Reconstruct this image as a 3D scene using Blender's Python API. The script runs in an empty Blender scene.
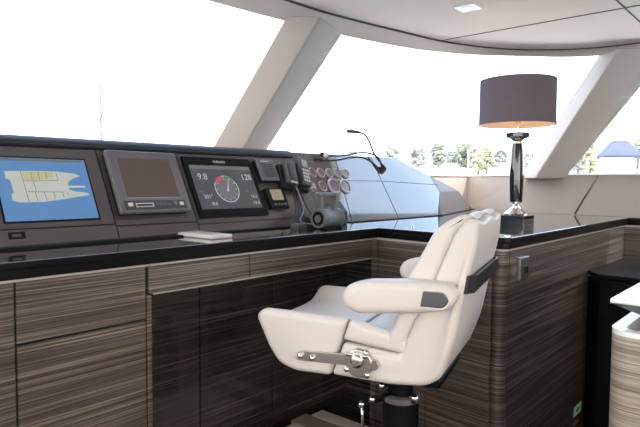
import bpy, bmesh, math, random
from mathutils import Vector, Matrix
random.seed(7)
SC = bpy.context.scene
COL = SC.collection
R = math.radians

# ------------------------------------------------------------------ camera
th, pi_, ro = R(41.17), R(-3.06), R(.38)
fw = Vector((math.cos(th)*math.cos(pi_), math.sin(th)*math.cos(pi_), math.sin(pi_)))
rt = Vector((math.sin(th), -math.cos(th), 0)); up = rt.cross(fw)
cr = rt*math.cos(ro)+up*math.sin(ro); cu = up*math.cos(ro)-rt*math.sin(ro)
EYE = Vector((0, 0, 1.2))
cd = bpy.data.cameras.new('camera'); cam = bpy.data.objects.new('camera', cd); COL.objects.link(cam)
cam.matrix_world = Matrix(((cr.x, cu.x, -fw.x, EYE.x), (cr.y, cu.y, -fw.y, EYE.y), (cr.z, cu.z, -fw.z, EYE.z), (0, 0, 0, 1)))
cd.sensor_width = 36; cd.lens = 36*560/640; cd.clip_end = 500; cd.clip_start = .05
SC.camera = cam

# ------------------------------------------------------------------ sky, sun, exposure
W = bpy.data.worlds.new('sky'); SC.world = W; W.use_nodes = True
nt = W.node_tree; nt.nodes.clear()
wo = nt.nodes.new('ShaderNodeOutputWorld'); bg = nt.nodes.new('ShaderNodeBackground')
tc = nt.nodes.new('ShaderNodeTexCoord'); sx = nt.nodes.new('ShaderNodeSeparateXYZ'); rp = nt.nodes.new('ShaderNodeValToRGB')
nt.links.new(tc.outputs['Generated'], sx.inputs[0]); nt.links.new(sx.outputs['Z'], rp.inputs[0])
e = rp.color_ramp.elements
e[0].position = 0.0; e[0].color = (.95, .98, 1, 1)
e[1].position = .9; e[1].color = (.50, .68, 1, 1)
k = e.new(.30); k.color = (.58, .75, 1, 1)
# the sky is warm and milky over the stern, blue ahead to starboard
dt = nt.nodes.new('ShaderNodeVectorMath'); dt.operation = 'DOT_PRODUCT'; dt.inputs[1].default_value = (-.72, -.62, .1)
mr = nt.nodes.new('ShaderNodeMapRange'); mr.interpolation_type = 'SMOOTHSTEP'
mr.inputs['From Min'].default_value = -.45; mr.inputs['From Max'].default_value = .25
mxw = nt.nodes.new('ShaderNodeMix'); mxw.data_type = 'RGBA'; mxw.inputs['B'].default_value = (1.16, 1.06, .99, 1)
nt.links.new(tc.outputs['Generated'], dt.inputs[0]); nt.links.new(dt.outputs['Value'], mr.inputs['Value'])
nt.links.new(mr.outputs[0], mxw.inputs['Factor']); nt.links.new(rp.outputs[0], mxw.inputs['A'])
nt.links.new(mxw.outputs['Result'], bg.inputs[0]); bg.inputs[1].default_value = 5.0
nt.links.new(bg.outputs[0], wo.inputs[0])
sd = bpy.data.lights.new('sun', 'SUN'); sun = bpy.data.objects.new('sun', sd); COL.objects.link(sun)
sd.energy = 9.0; sd.angle = R(2); sd.color = (1, .95, .88)
sun.rotation_euler = (R(22), R(14), 0)
SC.view_settings.view_transform = 'Standard'; SC.view_settings.look = 'None'
SC.view_settings.gamma = 1; SC.view_settings.use_curve_mapping = False
SC.view_settings.exposure = 0.0

# ------------------------------------------------------------------ materials
def mat(name, col, rough=.5, metal=0, spec=.5, coat=0, emit=None, es=0, bump=0, bscale=200, var=0, vscale=30):
    m = bpy.data.materials.new(name); m.use_nodes = True
    n = m.node_tree; b = n.nodes['Principled BSDF']
    b.inputs['Base Color'].default_value = (*col, 1); b.inputs['Roughness'].default_value = rough
    b.inputs['Metallic'].default_value = metal; b.inputs['Specular IOR Level'].default_value = spec
    b.inputs['Coat Weight'].default_value = coat; b.inputs['Coat Roughness'].default_value = .03
    if emit:
        b.inputs['Emission Color'].default_value = (*emit, 1); b.inputs['Emission Strength'].default_value = es
    if bump or var:
        g = n.nodes.new('ShaderNodeTexCoord'); t = n.nodes.new('ShaderNodeTexNoise')
        n.links.new(g.outputs['Object'], t.inputs['Vector']); t.inputs['Scale'].default_value = bscale if bump else vscale
        t.inputs['Detail'].default_value = 3
        if bump:
            bp = n.nodes.new('ShaderNodeBump'); bp.inputs['Strength'].default_value = bump; bp.inputs['Distance'].default_value = .002
            n.links.new(t.outputs['Fac'], bp.inputs['Height']); n.links.new(bp.outputs[0], b.inputs['Normal'])
        if var:
            t2 = n.nodes.new('ShaderNodeTexNoise'); t2.inputs['Scale'].default_value = vscale
            n.links.new(g.outputs['Object'], t2.inputs['Vector'])
            mx = n.nodes.new('ShaderNodeMix'); mx.data_type = 'RGBA'
            mx.inputs['A'].default_value = (*[c*(1-var) for c in col], 1); mx.inputs['B'].default_value = (*[min(1, c*(1+var)) for c in col], 1)
            n.links.new(t2.outputs['Fac'], mx.inputs['Factor']); n.links.new(mx.outputs['Result'], b.inputs['Base Color'])
    return m

def wood(name, cols, coat=.6, rough=.35):
    # zebra veneer: thin horizontal streaks that run the length of each panel
    m = bpy.data.materials.new(name); m.use_nodes = True
    n = m.node_tree; b = n.nodes['Principled BSDF']
    g = n.nodes.new('ShaderNodeNewGeometry')
    def streak(sxy, sz, detail):
        mp = n.nodes.new('ShaderNodeMapping'); mp.inputs['Scale'].default_value = (sxy, sxy, sz)
        n.links.new(g.outputs['Position'], mp.inputs['Vector'])
        t = n.nodes.new('ShaderNodeTexNoise'); t.inputs['Scale'].default_value = 1; t.inputs['Detail'].default_value = detail
        n.links.new(mp.outputs[0], t.inputs['Vector']); return t
    a = streak(1.6, 240, 2); c = streak(.7, 60, 2)
    ad = n.nodes.new('ShaderNodeMath'); ad.operation = 'MULTIPLY_ADD'; ad.inputs[1].default_value = .75
    mu = n.nodes.new('ShaderNodeMath'); mu.operation = 'MULTIPLY'; mu.inputs[1].default_value = .25
    n.links.new(c.outputs['Fac'], mu.inputs[0]); n.links.new(a.outputs['Fac'], ad.inputs[0]); n.links.new(mu.outputs[0], ad.inputs[2])
    r = n.nodes.new('ShaderNodeValToRGB'); n.links.new(ad.outputs[0], r.inputs[0])
    r.color_ramp.elements[0].position = .34; r.color_ramp.elements[0].color = (*cols[0], 1)
    r.color_ramp.elements[1].position = .66; r.color_ramp.elements[1].color = (*cols[2], 1)
    q = r.color_ramp.elements.new(.50); q.color = (*cols[1], 1)
    n.links.new(r.outputs[0], b.inputs['Base Color'])
    b.inputs['Roughness'].default_value = rough; b.inputs['Coat Weight'].default_value = coat; b.inputs['Coat Roughness'].default_value = .06
    return m

def pane_mat(name):
    m = bpy.data.materials.new(name); m.use_nodes = True
    n = m.node_tree; n.nodes.clear()
    o = n.nodes.new('ShaderNodeOutputMaterial'); mx = n.nodes.new('ShaderNodeMixShader')
    t = n.nodes.new('ShaderNodeBsdfTransparent'); t.inputs[0].default_value = (.93, .96, .97, 1)
    gl = n.nodes.new('ShaderNodeBsdfGlossy'); gl.inputs['Roughness'].default_value = .02
    mx.inputs[0].default_value = .04
    n.links.new(t.outputs[0], mx.inputs[1]); n.links.new(gl.outputs[0], mx.inputs[2]); n.links.new(mx.outputs[0], o.inputs[0])
    return m

def fabric_shade(name, col, tr):
    m = bpy.data.materials.new(name); m.use_nodes = True
    n = m.node_tree; n.nodes.clear()
    o = n.nodes.new('ShaderNodeOutputMaterial'); mx = n.nodes.new('ShaderNodeMixShader'); mx.inputs[0].default_value = tr
    d = n.nodes.new('ShaderNodeBsdfDiffuse'); t = n.nodes.new('ShaderNodeBsdfTranslucent')
    d.inputs[0].default_value = (*col, 1); t.inputs[0].default_value = (*col, 1)
    n.links.new(d.outputs[0], mx.inputs[1]); n.links.new(t.outputs[0], mx.inputs[2]); n.links.new(mx.outputs[0], o.inputs[0])
    return m

M = {}
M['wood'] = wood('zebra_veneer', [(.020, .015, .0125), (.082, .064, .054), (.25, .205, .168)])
M['wood_dark'] = wood('zebra_veneer_darkened', [(.006, .005, .005), (.022, .018, .016), (.075, .062, .054)], coat=1, rough=.25)  # same veneer darkened; knee-space shade and dark gloss share the colour
M['wood_light'] = wood('pale_zebra_veneer', [(.16, .13, .11), (.33, .28, .235), (.52, .46, .39)])
M['counter'] = mat('black_lacquer', (.006, .007, .009), .04, spec=.8, coat=1)
M['black'] = mat('matt_black', (.005, .005, .006), .6, spec=.15)
M['counter_edge'] = mat('lacquer_edge', (.004, .004, .005), .3, spec=.15)
M['gloss_black'] = mat('gloss_black', (.005, .006, .007), .3, spec=.15)
M['edge'] = mat('pale_edge_strip', (.42, .38, .345), .35)
M['dash'] = mat('dash_lacquer', (.062, .052, .056), .10, spec=.75, coat=.9)
M['dash_matt'] = mat('dash_leather', (.085, .075, .08), .6, bump=.2)
M['brow'] = mat('brow_leather', (.014, .017, .024), .55, bump=.2)
M['leather'] = mat('cream_leather', (.66, .608, .572), .42, bump=.12, bscale=350)
M['leather_seam'] = mat('seam_shadow', (.10, .085, .075), .7)
M['beige'] = mat('beige_wall_leather', (.30, .265, .24), .6, bump=.08, bscale=300)
M['ceil'] = mat('ceiling_vinyl', (.84, .785, .745), .7, bump=.05)
M['trim'] = mat('pale_trim_vinyl', (.80, .735, .69), .65, bump=.08)
M['gap'] = mat('shadow_gap', (.10, .085, .08), .9)
M['mullion'] = mat('mullion_vinyl', (.50, .45, .415), .65, bump=.08)
M['white'] = mat('white_gelcoat', (.86, .88, .88), .25, coat=.4)
M['chrome'] = mat('chrome', (.82, .80, .78), .12, 1)
M['steel'] = mat('brushed_steel', (.50, .46, .43), .32, 1)
M['gold'] = mat('brass', (.85, .66, .36), .25, 1)
M['marble'] = mat('black_marble', (.012, .014, .018), .08, coat=.8, var=.6, vscale=18)
M['grey'] = mat('grey_plastic', (.055, .056, .062), .45)
M['lgrey'] = mat('pale_grey_plastic', (.55, .52, .50), .4)
M['mgrey'] = mat('mid_grey_plastic', (.12, .12, .13), .4, metal=.2)
M['bezel'] = mat('bezel_grey', (.125, .12, .128), .3, coat=.3)
M['cap'] = mat('polished_steel_darkened', (.22, .225, .24), .2, 1)  # metal darkened so the end caps hold a dim reflection in their colour
M['offscreen'] = mat('dark_screen', (.10, .072, .064), .12, coat=.5)
M['strap'] = mat('black_strap', (.022, .022, .024), .4, bump=.3)
M['rubber'] = mat('rubber', (.010, .010, .012), .5)
M['floor'] = mat('dark_floor', (.035, .028, .024), .35, var=.4, vscale=6)
M['glass'] = pane_mat('window_glass')
M['shade_out'] = fabric_shade('shade_cloth', (.19, .16, .185), .10)
M['shade_in'] = fabric_shade('shade_lining', (.85, .66, .52), .1)
M['bulb'] = mat('bulb_glow', (.9, .8, .7), .4, emit=(1, .78, .55), es=20)
M['downlight'] = mat('downlight_lens', (.9, .9, .9), .3, emit=(1, .95, .9), es=.3)
M['scr_blue'] = mat('screen_blue', (.01, .02, .04), .15, coat=.3, emit=(.11, .26, .52), es=.85)
M['scr_pale'] = mat('screen_plan', (.02, .02, .02), .15, emit=(.62, .66, .60), es=.75)
M['scr_yellow'] = mat('screen_yellow', (.02, .02, .02), .15, emit=(.60, .58, .30), es=.75)
M['scr_line'] = mat('screen_line', (.02, .02, .02), .15, emit=(.22, .24, .24), es=.7)
M['scr_dark'] = mat('screen_dark', (.012, .014, .017), .12, coat=.3, emit=(.07, .075, .086), es=.8)
M['scr_grey'] = mat('screen_grey', (.02, .02, .02), .2, emit=(.16, .165, .175), es=.8)
M['scr_text'] = mat('screen_text', (.02, .02, .02), .2, emit=(.55, .58, .6), es=.75)
M['scr_red'] = mat('screen_red', (.02, .01, .01), .2, emit=(.60, .10, .14), es=.8)
M['scr_green'] = mat('screen_green', (.01, .02, .01), .2, emit=(.12, .42, .16), es=.8)
M['scr_tan'] = mat('screen_tan', (.05, .04, .03), .2, emit=(.40, .31, .19), es=.7)
M['lcd'] = mat('lcd_grey', (.30, .31, .30), .3)
M['dial'] = mat('gauge_dial', (.12, .085, .085), .3, coat=.6)
M['bezel_ring'] = mat('gauge_ring', (.50, .40, .40), .3, metal=.3)
M['green_sign'] = mat('green_sticker', (.50, .86, .70), .5)
M['mat_pale'] = mat('pale_board', (.42, .37, .34), .6, bump=.1)
M['mat_brown'] = mat('brown_board', (.20, .15, .13), .6)
M['sea'] = mat('sea_water', (.30, .36, .40), .25, bump=.3, bscale=2)
M['leaf'] = mat('hazy_leaves', (.235, .27, .235), .8, var=.35, vscale=3)  # leaf colours paled to carry the distant haze
M['leaf_y'] = mat('hazy_yellow_leaves', (.34, .36, .24), .8, var=.35, vscale=3)  # yellow-green foliage, its colour also paled for haze
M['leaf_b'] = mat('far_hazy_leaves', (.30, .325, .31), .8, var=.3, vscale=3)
M['bark'] = mat('bark', (.13, .11, .10), .9)
M['hull'] = mat('white_hull', (.6, .6, .61), .3)
M['canvas'] = mat('blue_canvas', (.095, .115, .19), .7)
M['mast'] = mat('mast_alloy', (.13, .132, .14), .6)
M['deck'] = mat('bounce_deck_white', (.72, .69, .65), .6, var=.05, vscale=4)  # for the unseen decks that bounce daylight inside
M['shore'] = mat('shore_stone', (.22, .22, .2), .9)
M['rope'] = mat('stay_wire', (.10, .10, .105), .6)

# ------------------------------------------------------------------ builders
def link(o, parent=None):
    COL.objects.link(o)
    if parent is not None: o.parent = parent
    return o
def thing(name, label, cat, loc=(0, 0, 0), rz=0, group=None):
    o = bpy.data.objects.new(name, None); COL.objects.link(o)
    o.empty_display_size = .05
    o.location = loc; o.rotation_euler = (0, 0, rz); tag(o, label, cat, group); return o
def tag(o, label, cat, group=None):
    o['label'] = label; o['category'] = cat
    if group: o['group'] = group
    return o
def struct(o): o['kind'] = 'structure'; return o
def origin(p):          # world origin of an unrotated parent chain (so meshes may be given in world coordinates)
    v = Vector((0, 0, 0))
    while p is not None: v += p.location; p = p.parent
    return v
def finish(name, bm, m, parent=None, smooth=False, bevel=0, seg=2, local=False, pivot=None):
    bmesh.ops.recalc_face_normals(bm, faces=bm.faces)
    me = bpy.data.meshes.new(name)
    o = bpy.data.objects.new(name, me)
    if not local:
        off = origin(parent)
        if parent is None:
            # a mesh of its own: origin at the centre of its base
            xs = [v.co.x for v in bm.verts]; ys = [v.co.y for v in bm.verts]; zs = [v.co.z for v in bm.verts]
            off = Vector(((min(xs)+max(xs))/2, (min(ys)+max(ys))/2, min(zs))); o.location = off
        bmesh.ops.translate(bm, verts=bm.verts, vec=-off)
    if smooth:
        for f in bm.faces: f.smooth = True
    bm.to_mesh(me); bm.free()
    for mm in (m if isinstance(m, (list, tuple)) else [m]): me.materials.append(mm)
    if bevel:
        b = o.modifiers.new('bevel', 'BEVEL'); b.width = bevel; b.segments = seg; b.limit_method = 'ANGLE'; b.angle_limit = R(35)
        for p in me.polygons: p.use_smooth = True
        w = o.modifiers.new('wn', 'WEIGHTED_NORMAL'); w.keep_sharp = False
    link(o, parent); return o
def add_box(bm, x0, x1, y0, y1, z0, z1):
    v = [bm.verts.new((x, y, z)) for x in (x0, x1) for y in (y0, y1) for z in (z0, z1)]
    for f in ((0, 1, 3, 2), (4, 6, 7, 5), (0, 4, 5, 1), (2, 3, 7, 6), (0, 2, 6, 4), (1, 5, 7, 3)): bm.faces.new([v[i] for i in f])
def box(name, x0, x1, y0, y1, z0, z1, m, parent=None, bevel=0, seg=2):
    bm = bmesh.new(); add_box(bm, x0, x1, y0, y1, z0, z1); return finish(name, bm, m, parent, bevel=bevel, seg=seg)
def add_prism(bm, a, b):      # two matching loops of 3-D points
    va = [bm.verts.new(p) for p in a]; vb = [bm.verts.new(p) for p in b]; n = len(a)
    bm.faces.new(va); bm.faces.new(vb[::-1])
    for i in range(n): bm.faces.new((va[i], vb[i], vb[(i+1) % n], va[(i+1) % n]))
def vprism(name, poly, z0, z1, m, parent=None, bevel=0, seg=2):
    bm = bmesh.new(); add_prism(bm, [(x, y, z0) for x, y in poly], [(x, y, z1) for x, y in poly])
    return finish(name, bm, m, parent, bevel=bevel, seg=seg)
def add_lathe(bm, prof, c=(0, 0, 0), seg=32, ax=None, cap=True):
    c = Vector(c); Q = Vector((0, 0, 1)).rotation_difference(Vector(ax).normalized()) if ax is not None else None
    rings = []
    for r, z in prof:
        ring = []
        for i in range(seg):
            a = 2*math.pi*i/seg; p = Vector((r*math.cos(a), r*math.sin(a), z))
            if Q: p = Q @ p
            ring.append(bm.verts.new(c+p))
        rings.append(ring)
    for a, b in zip(rings, rings[1:]):
        for i in range(seg): bm.faces.new((a[i], a[(i+1) % seg], b[(i+1) % seg], b[i]))
    if cap: bm.faces.new(rings[0][::-1]); bm.faces.new(rings[-1])
def lathe(name, prof, c, m, parent=None, seg=32, ax=None, cap=True, smooth=True, bevel=0):
    bm = bmesh.new(); add_lathe(bm, prof, c, seg, ax, cap); o = finish(name, bm, m, parent, smooth=smooth, bevel=bevel)
    if smooth and not bevel:
        es = o.modifiers.new('split', 'EDGE_SPLIT'); es.split_angle = R(40)
    return o
def catmull(pts, n=8):
    pts = [Vector(p) for p in pts]; P = [pts[0]*2-pts[1]]+pts+[pts[-1]*2-pts[-2]]; out = []
    for i in range(1, len(P)-2):
        a, b, c, d = P[i-1:i+3]
        for k in range(n):
            t = k/n; out.append(.5*((2*b)+(c-a)*t+(2*a-5*b+4*c-d)*t*t+(3*b-a-3*c+d)*t**3))
    out.append(pts[-1]); return out
def add_tube(bm, pts, r, seg=8, curve=True, n=8):
    P = catmull(pts, n) if curve and len(pts) > 2 else [Vector(p) for p in pts]
    rings = []; ref = Vector((.13, .27, .95))
    for i, p in enumerate(P):
        t = (P[min(i+1, len(P)-1)]-P[max(i-1, 0)]).normalized()
        u = t.cross(ref)
        if u.length < .05: u = t.cross(Vector((1, 0, 0)))
        u.normalize(); v = t.cross(u); rr = r[min(i*len(r)//len(P), len(r)-1)] if isinstance(r, (list, tuple)) else r
        rings.append([bm.verts.new(p+u*rr*math.cos(2*math.pi*k/seg)+v*rr*math.sin(2*math.pi*k/seg)) for k in range(seg)])
    for a, b in zip(rings, rings[1:]):
        for i in range(seg): bm.faces.new((a[i], a[(i+1) % seg], b[(i+1) % seg], b[i]))
    bm.faces.new(rings[0][::-1]); bm.faces.new(rings[-1])
def tube(name, pts, r, m, parent=None, seg=8, curve=True, n=8):
    bm = bmesh.new(); add_tube(bm, pts, r, seg, curve, n); return finish(name, bm, m, parent, smooth=True)

# sloping plane of the dash: x along, t up the face, o out of it
ST, CT = math.sin(R(27.5)), math.cos(R(27.5))
ET = Vector((0, ST, CT)); EN = Vector((0, -CT, ST)); D0 = Vector((0, 2.0, .977)); EX = Vector((1, 0, 0))
def dp(x, t, o=0): return D0+EX*x+ET*t+EN*o
def dprism(name, poly, o0, o1, m, parent=None, bevel=0, seg=2):
    bm = bmesh.new(); add_prism(bm, [dp(x, t, o0) for x, t in poly], [dp(x, t, o1) for x, t in poly])
    return finish(name, bm, m, parent, bevel=bevel, seg=seg)
def drect(x0, x1, t0, t1): return [(x0, t0), (x1, t0), (x1, t1), (x0, t1)]
def dframe(name, a, b, o0, o1, m, parent=None, bevel=0, inner_drop=0):
    bm = bmesh.new(); O = drect(*a); I = drect(*b)
    L = [[bm.verts.new(dp(x, t, o)) for x, t in P] for P, o in ((O, o0), (O, o1), (I, o1-inner_drop), (I, o0))]
    for k in range(4):
        A, B = L[k], L[(k+1) % 4]
        for i in range(4): bm.faces.new((A[i], A[(i+1) % 4], B[(i+1) % 4], B[i]))
    return finish(name, bm, m, parent, bevel=bevel)
def dtext(name, s, x, t, size, o, m, parent=None, align='LEFT'):
    cu_ = bpy.data.curves.new(name, 'FONT'); cu_.body = s; cu_.size = size; cu_.align_x = align; cu_.extrude = .0004; cu_.resolution_u = 3
    tmp = bpy.data.objects.new('tmp', cu_); COL.objects.link(tmp)
    dg = bpy.context.evaluated_depsgraph_get(); me = bpy.data.meshes.new_from_object(tmp.evaluated_get(dg))
    bpy.data.objects.remove(tmp)
    off = origin(parent)
    for v in me.vertices: v.co = dp(x+v.co.x, t+v.co.y, o+v.co.z)-off
    me.materials.clear(); me.materials.append(m); me.name = name
    return link(bpy.data.objects.new(name, me), parent)

# ================================================================== SETTING
FZ = -.26
struct(box('floor', -2.6, 5.2, -2.6, 3.2, FZ-.06, FZ, M['floor']))
# ceiling: a flat panel whose rim follows the windscreen
G = [(-2.6, 2.06), (1.0, 2.09), (2.19, 2.065), (2.55, 2.03), (2.95, 1.955), (3.35, 1.87), (3.68, 1.73), (3.93, 1.55), (4.11, 1.32), (4.20, 1.10), (4.235, .80), (4.25, .3), (4.26, -2.6)]
Gs = [(p.x, p.y) for p in catmull([(x, y, 0) for x, y in G], 5)]
rim = vprism('ceiling', Gs+[(-2.6, -2.6)], 2.15, 2.185, M['ceil']); struct(rim)
def ribbon(name, A, B, m, off=0.0, thick=.02):
    bm = bmesh.new(); n = len(A)
    va = [bm.verts.new(p) for p in A]; vb = [bm.verts.new(p) for p in B]
    for i in range(n-1): bm.faces.new((va[i], va[i+1], vb[i+1], vb[i]))
    o = finish(name, bm, m, smooth=True)
    s = o.modifiers.new('solid', 'SOLIDIFY'); s.thickness = thick; s.offset = off; return o
# header: padded band between the ceiling rim and the glass
Hp = [(-2.6, 2.2), (1.0, 2.25), (1.70, 2.23), (2.56, 2.135), (3.08, 2.015), (3.36, 1.90), (3.60, 1.745), (3.88, 1.48), (4.05, 1.30), (4.15, 1.10), (4.19, .85), (4.22, .3), (4.24, -2.6)]
N_ = 12
Hs = catmull([(x, y, 2.08) for x, y in Hp], N_)
G2 = catmull([(x, y, 2.15) for x, y in G], N_)
def outward(P, d):
    out = []
    for i, p in enumerate(P):
        t = (P[min(i+1, len(P)-1)]-P[max(i-1, 0)]).normalized(); nrm = Vector((-t.y, t.x, 0)); out.append(p+nrm*d)
    return out
G2 = outward(G2, .024)
mid = []
for a, b in zip(G2, Hs):
    d = (b-a); mid.append(a*.5+b*.5+Vector((0, 0, -.010)))
bm = bmesh.new(); rows = []
for off_, Lr in ((0, G2), (0, mid), (0, Hs)):
    rows.append([bm.verts.new(p) for p in Lr])
for A, B in zip(rows, rows[1:]):
    for i in range(len(A)-1): bm.faces.new((A[i], A[i+1], B[i+1], B[i]))
hd = finish('trim_1', bm, M['trim'], smooth=True); struct(hd)

# roof above
struct(vprism('trim_2', [(p.x, p.y) for p in Hs]+[(-2.6, -2.6)], 2.215, 2.26, M['gap']))
# dark strip in place of the shaded gap around the ceiling panel
bm = bmesh.new()
Ga = [Vector((x, y, 0)) for x, y in Gs]
A_ = outward(Ga, -.001); B_ = outward(Ga, .022)
for a in range(len(A_)-1):
    add_prism(bm, [(*A_[a].xy, 2.146), (*A_[a+1].xy, 2.146), (*B_[a+1].xy, 2.146), (*B_[a].xy, 2.146)], [(*A_[a].xy, 2.17), (*A_[a+1].xy, 2.17), (*B_[a+1].xy, 2.17), (*B_[a].xy, 2.17)])
struct(finish('trim_3', bm, M['gap']))
# ceiling seams
struct(vprism('trim_4', [(3.345, 1.872), (3.352, 1.872), (3.412, -2.5), (3.404, -2.5)], 2.147, 2.152, M['gap']))
struct(vprism('trim_5', [(-2.5, .83), (4.22, .775), (4.22, .782), (-2.5, .838)], 2.147, 2.152, M['gap']))
# windows (three panes that wrap round), with raked mullions between them
Bp = [(-2.6, 2.87), (1.0, 2.87), (1.7, 2.84), (2.45, 2.79), (3.2, 2.70), (3.75, 2.62), (4.2, 2.52), (4.62, 2.38), (4.62, 1.95), (4.50, 1.55), (4.48, 1.2), (4.49, .4), (4.5, -2.6)]
Bz = [1.42, 1.42, 1.42, 1.41, 1.39, 1.36, 1.32, 1.285, 1.283, 1.282, 1.28, 1.275, 1.27]
Bs = catmull([(x, y, z) for (x, y), z in zip(Bp, Bz)], N_)
def pane(n, i0, i1):
    o = ribbon('window_%d' % n, Hs[i0:i1+1], Bs[i0:i1+1], M['glass'], thick=.008); struct(o); return o
m1 = 3*N_-2; m2 = 9*N_+3
pane(1, 0, m1); pane(2, m1, m2); pane(3, m2, len(Hs)-1)
# mullions: three-sided beams with a ridge towards the room
def beam(name, base, top, m):
    bm = bmesh.new(); add_prism(bm, base, top); o = finish(name, bm, m, bevel=.012, seg=3); struct(o)
beam('trim_6', [(2.189, 2.865, 1.36), (2.30, 2.69, 1.36), (2.653, 2.867, 1.36), (2.45, 2.96, 1.36)],
     [(2.189, 2.165, 2.105), (2.31, 2.02, 2.10), (2.653, 2.150, 2.095), (2.45, 2.28, 2.11)], M['mullion'])
beam('trim_7', [(4.45, 1.775, 1.25), (4.32, 1.594, 1.25), (4.46, 1.41, 1.25), (4.60, 1.70, 1.25)],
     [(4.203, 1.133, 2.10), (4.075, .98, 2.095), (4.257, .69, 2.10), (4.33, 1.02, 2.10)], M['mullion'])
# beige leather wall under the side glass, in three panels, with a pale sill on top
Wb = [(4.0, 2.66), (4.80, 2.38), (4.47, 1.76), (4.435, 1.33), (4.435, -2.6)]
Wt = [(3.95, 2.74), (4.64, 2.36), (4.55, 1.75), (4.49, 1.19), (4.5, -2.6)]
Wb_ = [Vector((x, y, .978)) for x, y in Wb]; Wt_ = [Vector((p.x, p.y, 1.277)) for p in outward([Vector((x, y, 0)) for x, y in Wb], .06)]
wr = ribbon('wall_right', Wb_, Wt_, M['beige'], thick=.02, off=1); struct(wr)
for p_ in wr.data.polygons: p_.use_smooth = False
sl = outward([Vector((p.x, p.y, 0)) for p in Wt_], -.012); so = outward([Vector((p.x, p.y, 0)) for p in Wt_], .14)
bm = bmesh.new()
lo = [[bm.verts.new((*p.xy, z)) for p in L] for L, z in ((sl, 1.277), (sl, 1.29), (so, 1.29), (so, 1.277))]
for k_ in range(4):
    A, B = lo[k_], lo[(k_+1) % 4]
    for i in range(len(A)-1): bm.faces.new((A[i], A[i+1], B[i+1], B[i]))
struct(finish('trim_8', bm, M['white'], smooth=False))
# seams in the wall leather
def wseam(name, p, q): struct(tube(name, [p, q], .006, M['gap'], curve=False))
wseam('trim_9', (4.434, 1.33, .985), (4.490, 1.19, 1.275))
wseam('trim_10', (4.80+.035, 2.38+.018, 1.12), (4.80+.062, 2.38+.036, 1.275))
# hull below the glass, out of sight behind the joinery
struct(box('wall_front', -2.6, 4.95, 2.95, 3.0, FZ, 1.36, M['trim']))
struct(box('wall_side', 5.0, 5.05, -2.6, 3.0, FZ, .95, M['trim']))
struct(box('unseen_wall_left', -2.6, -2.5, -2.6, 3.0, FZ, .85, M['trim']))  # unseen port wall, kept low to admit light and darken cap reflections
struct(box('window_4', -2.556, -2.548, -2.6, 3.0, .85, 2.15, M['glass']))
struct(box('unseen_wall_aft', 2.2, 5.05, -2.7, -2.6, .75, 2.2, M['wood_dark']))  # unseen wall sized to cut the light reaching the mullions from aft
# unseen white decks added outside to bounce daylight onto the ceiling
struct(box('bounce_deck_1', -2.6, 8.0, 3.05, 9.0, .55, .65, M['deck']))
struct(box('bounce_deck_2', 5.1, 8.0, -6.0, 3.05, .55, .65, M['deck']))
struct(box('bounce_deck_3', -6.5, -2.65, -6.0, 3.05, -.36, -.26, M['deck']))
struct(box('bounce_deck_4', -2.65, 3.0, -7.0, -2.75, -.36, -.26, M['deck']))
struct(box('unseen_wall_back', -2.6, 5.05, -2.7, -2.6, FZ, .75, M['wood_dark']))  # unseen dark bulkhead added so the worktop edge reflects dark

# ================================================================== JOINERY
Y1 = 1.684
TZ = .92
# --- left drawer cabinet
t = thing('drawer_cabinet', 'zebra-veneer cabinet with two wide drawers at the left end of the helm', 'cabinet', (.8, 1.95, FZ))
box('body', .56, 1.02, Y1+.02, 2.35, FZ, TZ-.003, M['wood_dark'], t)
box('drawer', .618, 1.030, Y1, Y1+.02, .736, TZ-.006, M['wood'], t, bevel=.003)
box('drawer', .618, 1.030, Y1, Y1+.02, .30, .731, M['wood'], t, bevel=.003)
box('drawer', .618, 1.030, Y1, Y1+.02, FZ+.08, .295, M['wood'], t, bevel=.003)
box('side_panel', 1.035, 1.055, Y1+.002, 2.0, FZ, .815, M['wood'], t, bevel=.004)
vprism('corner_post', [(.50+.05-.05*math.cos(a), Y1+.05-.05*math.sin(a)) for a in [math.pi/2*i/12 for i in range(13)]]+[(.6115, Y1), (.6115, Y1+.04), (.50, Y1+.30)], FZ, TZ-.004, M['wood'], t)
box('edge_strip', .55, 1.04, Y1-.006, Y1+.02, TZ-.004, TZ+.004, M['edge'], t)
# --- knee-hole unit with the drawer row
t = thing('kneehole_cabinet', 'zebra-veneer row of three shallow drawers over a dark recessed knee space', 'cabinet', (1.7, 1.95, FZ))
for a, b in ((1.042, 1.497), (1.503, 1.933), (1.939, 2.335)):
    d = box('drawer', a, b, Y1, Y1+.02, .820, TZ-.006, M['wood'], t, bevel=.003)
box('drawer_carcass', 1.04, 2.335, Y1+.02, 1.84, .826, TZ-.003, M['wood_dark'], t)
for a, b in ((1.06, 1.374), (1.380, 1.784), (1.790, 2.20), (2.206, 2.335)):
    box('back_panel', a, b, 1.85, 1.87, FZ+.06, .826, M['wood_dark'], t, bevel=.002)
box('back_board', 1.06, 2.335, 1.872, 1.89, FZ, .9, M['black'], t)
box('toe_kick', 1.06, 2.335, 1.855, 1.871, FZ, FZ+.058, M['black'], t)
box('edge_strip', 1.045, 2.335, Y1-.006, Y1+.02, TZ-.004, TZ+.004, M['edge'], t)
box('lower_edge', 1.06, 2.335, Y1+.001, Y1+.021, .815, .819, M['edge'], t)
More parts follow.
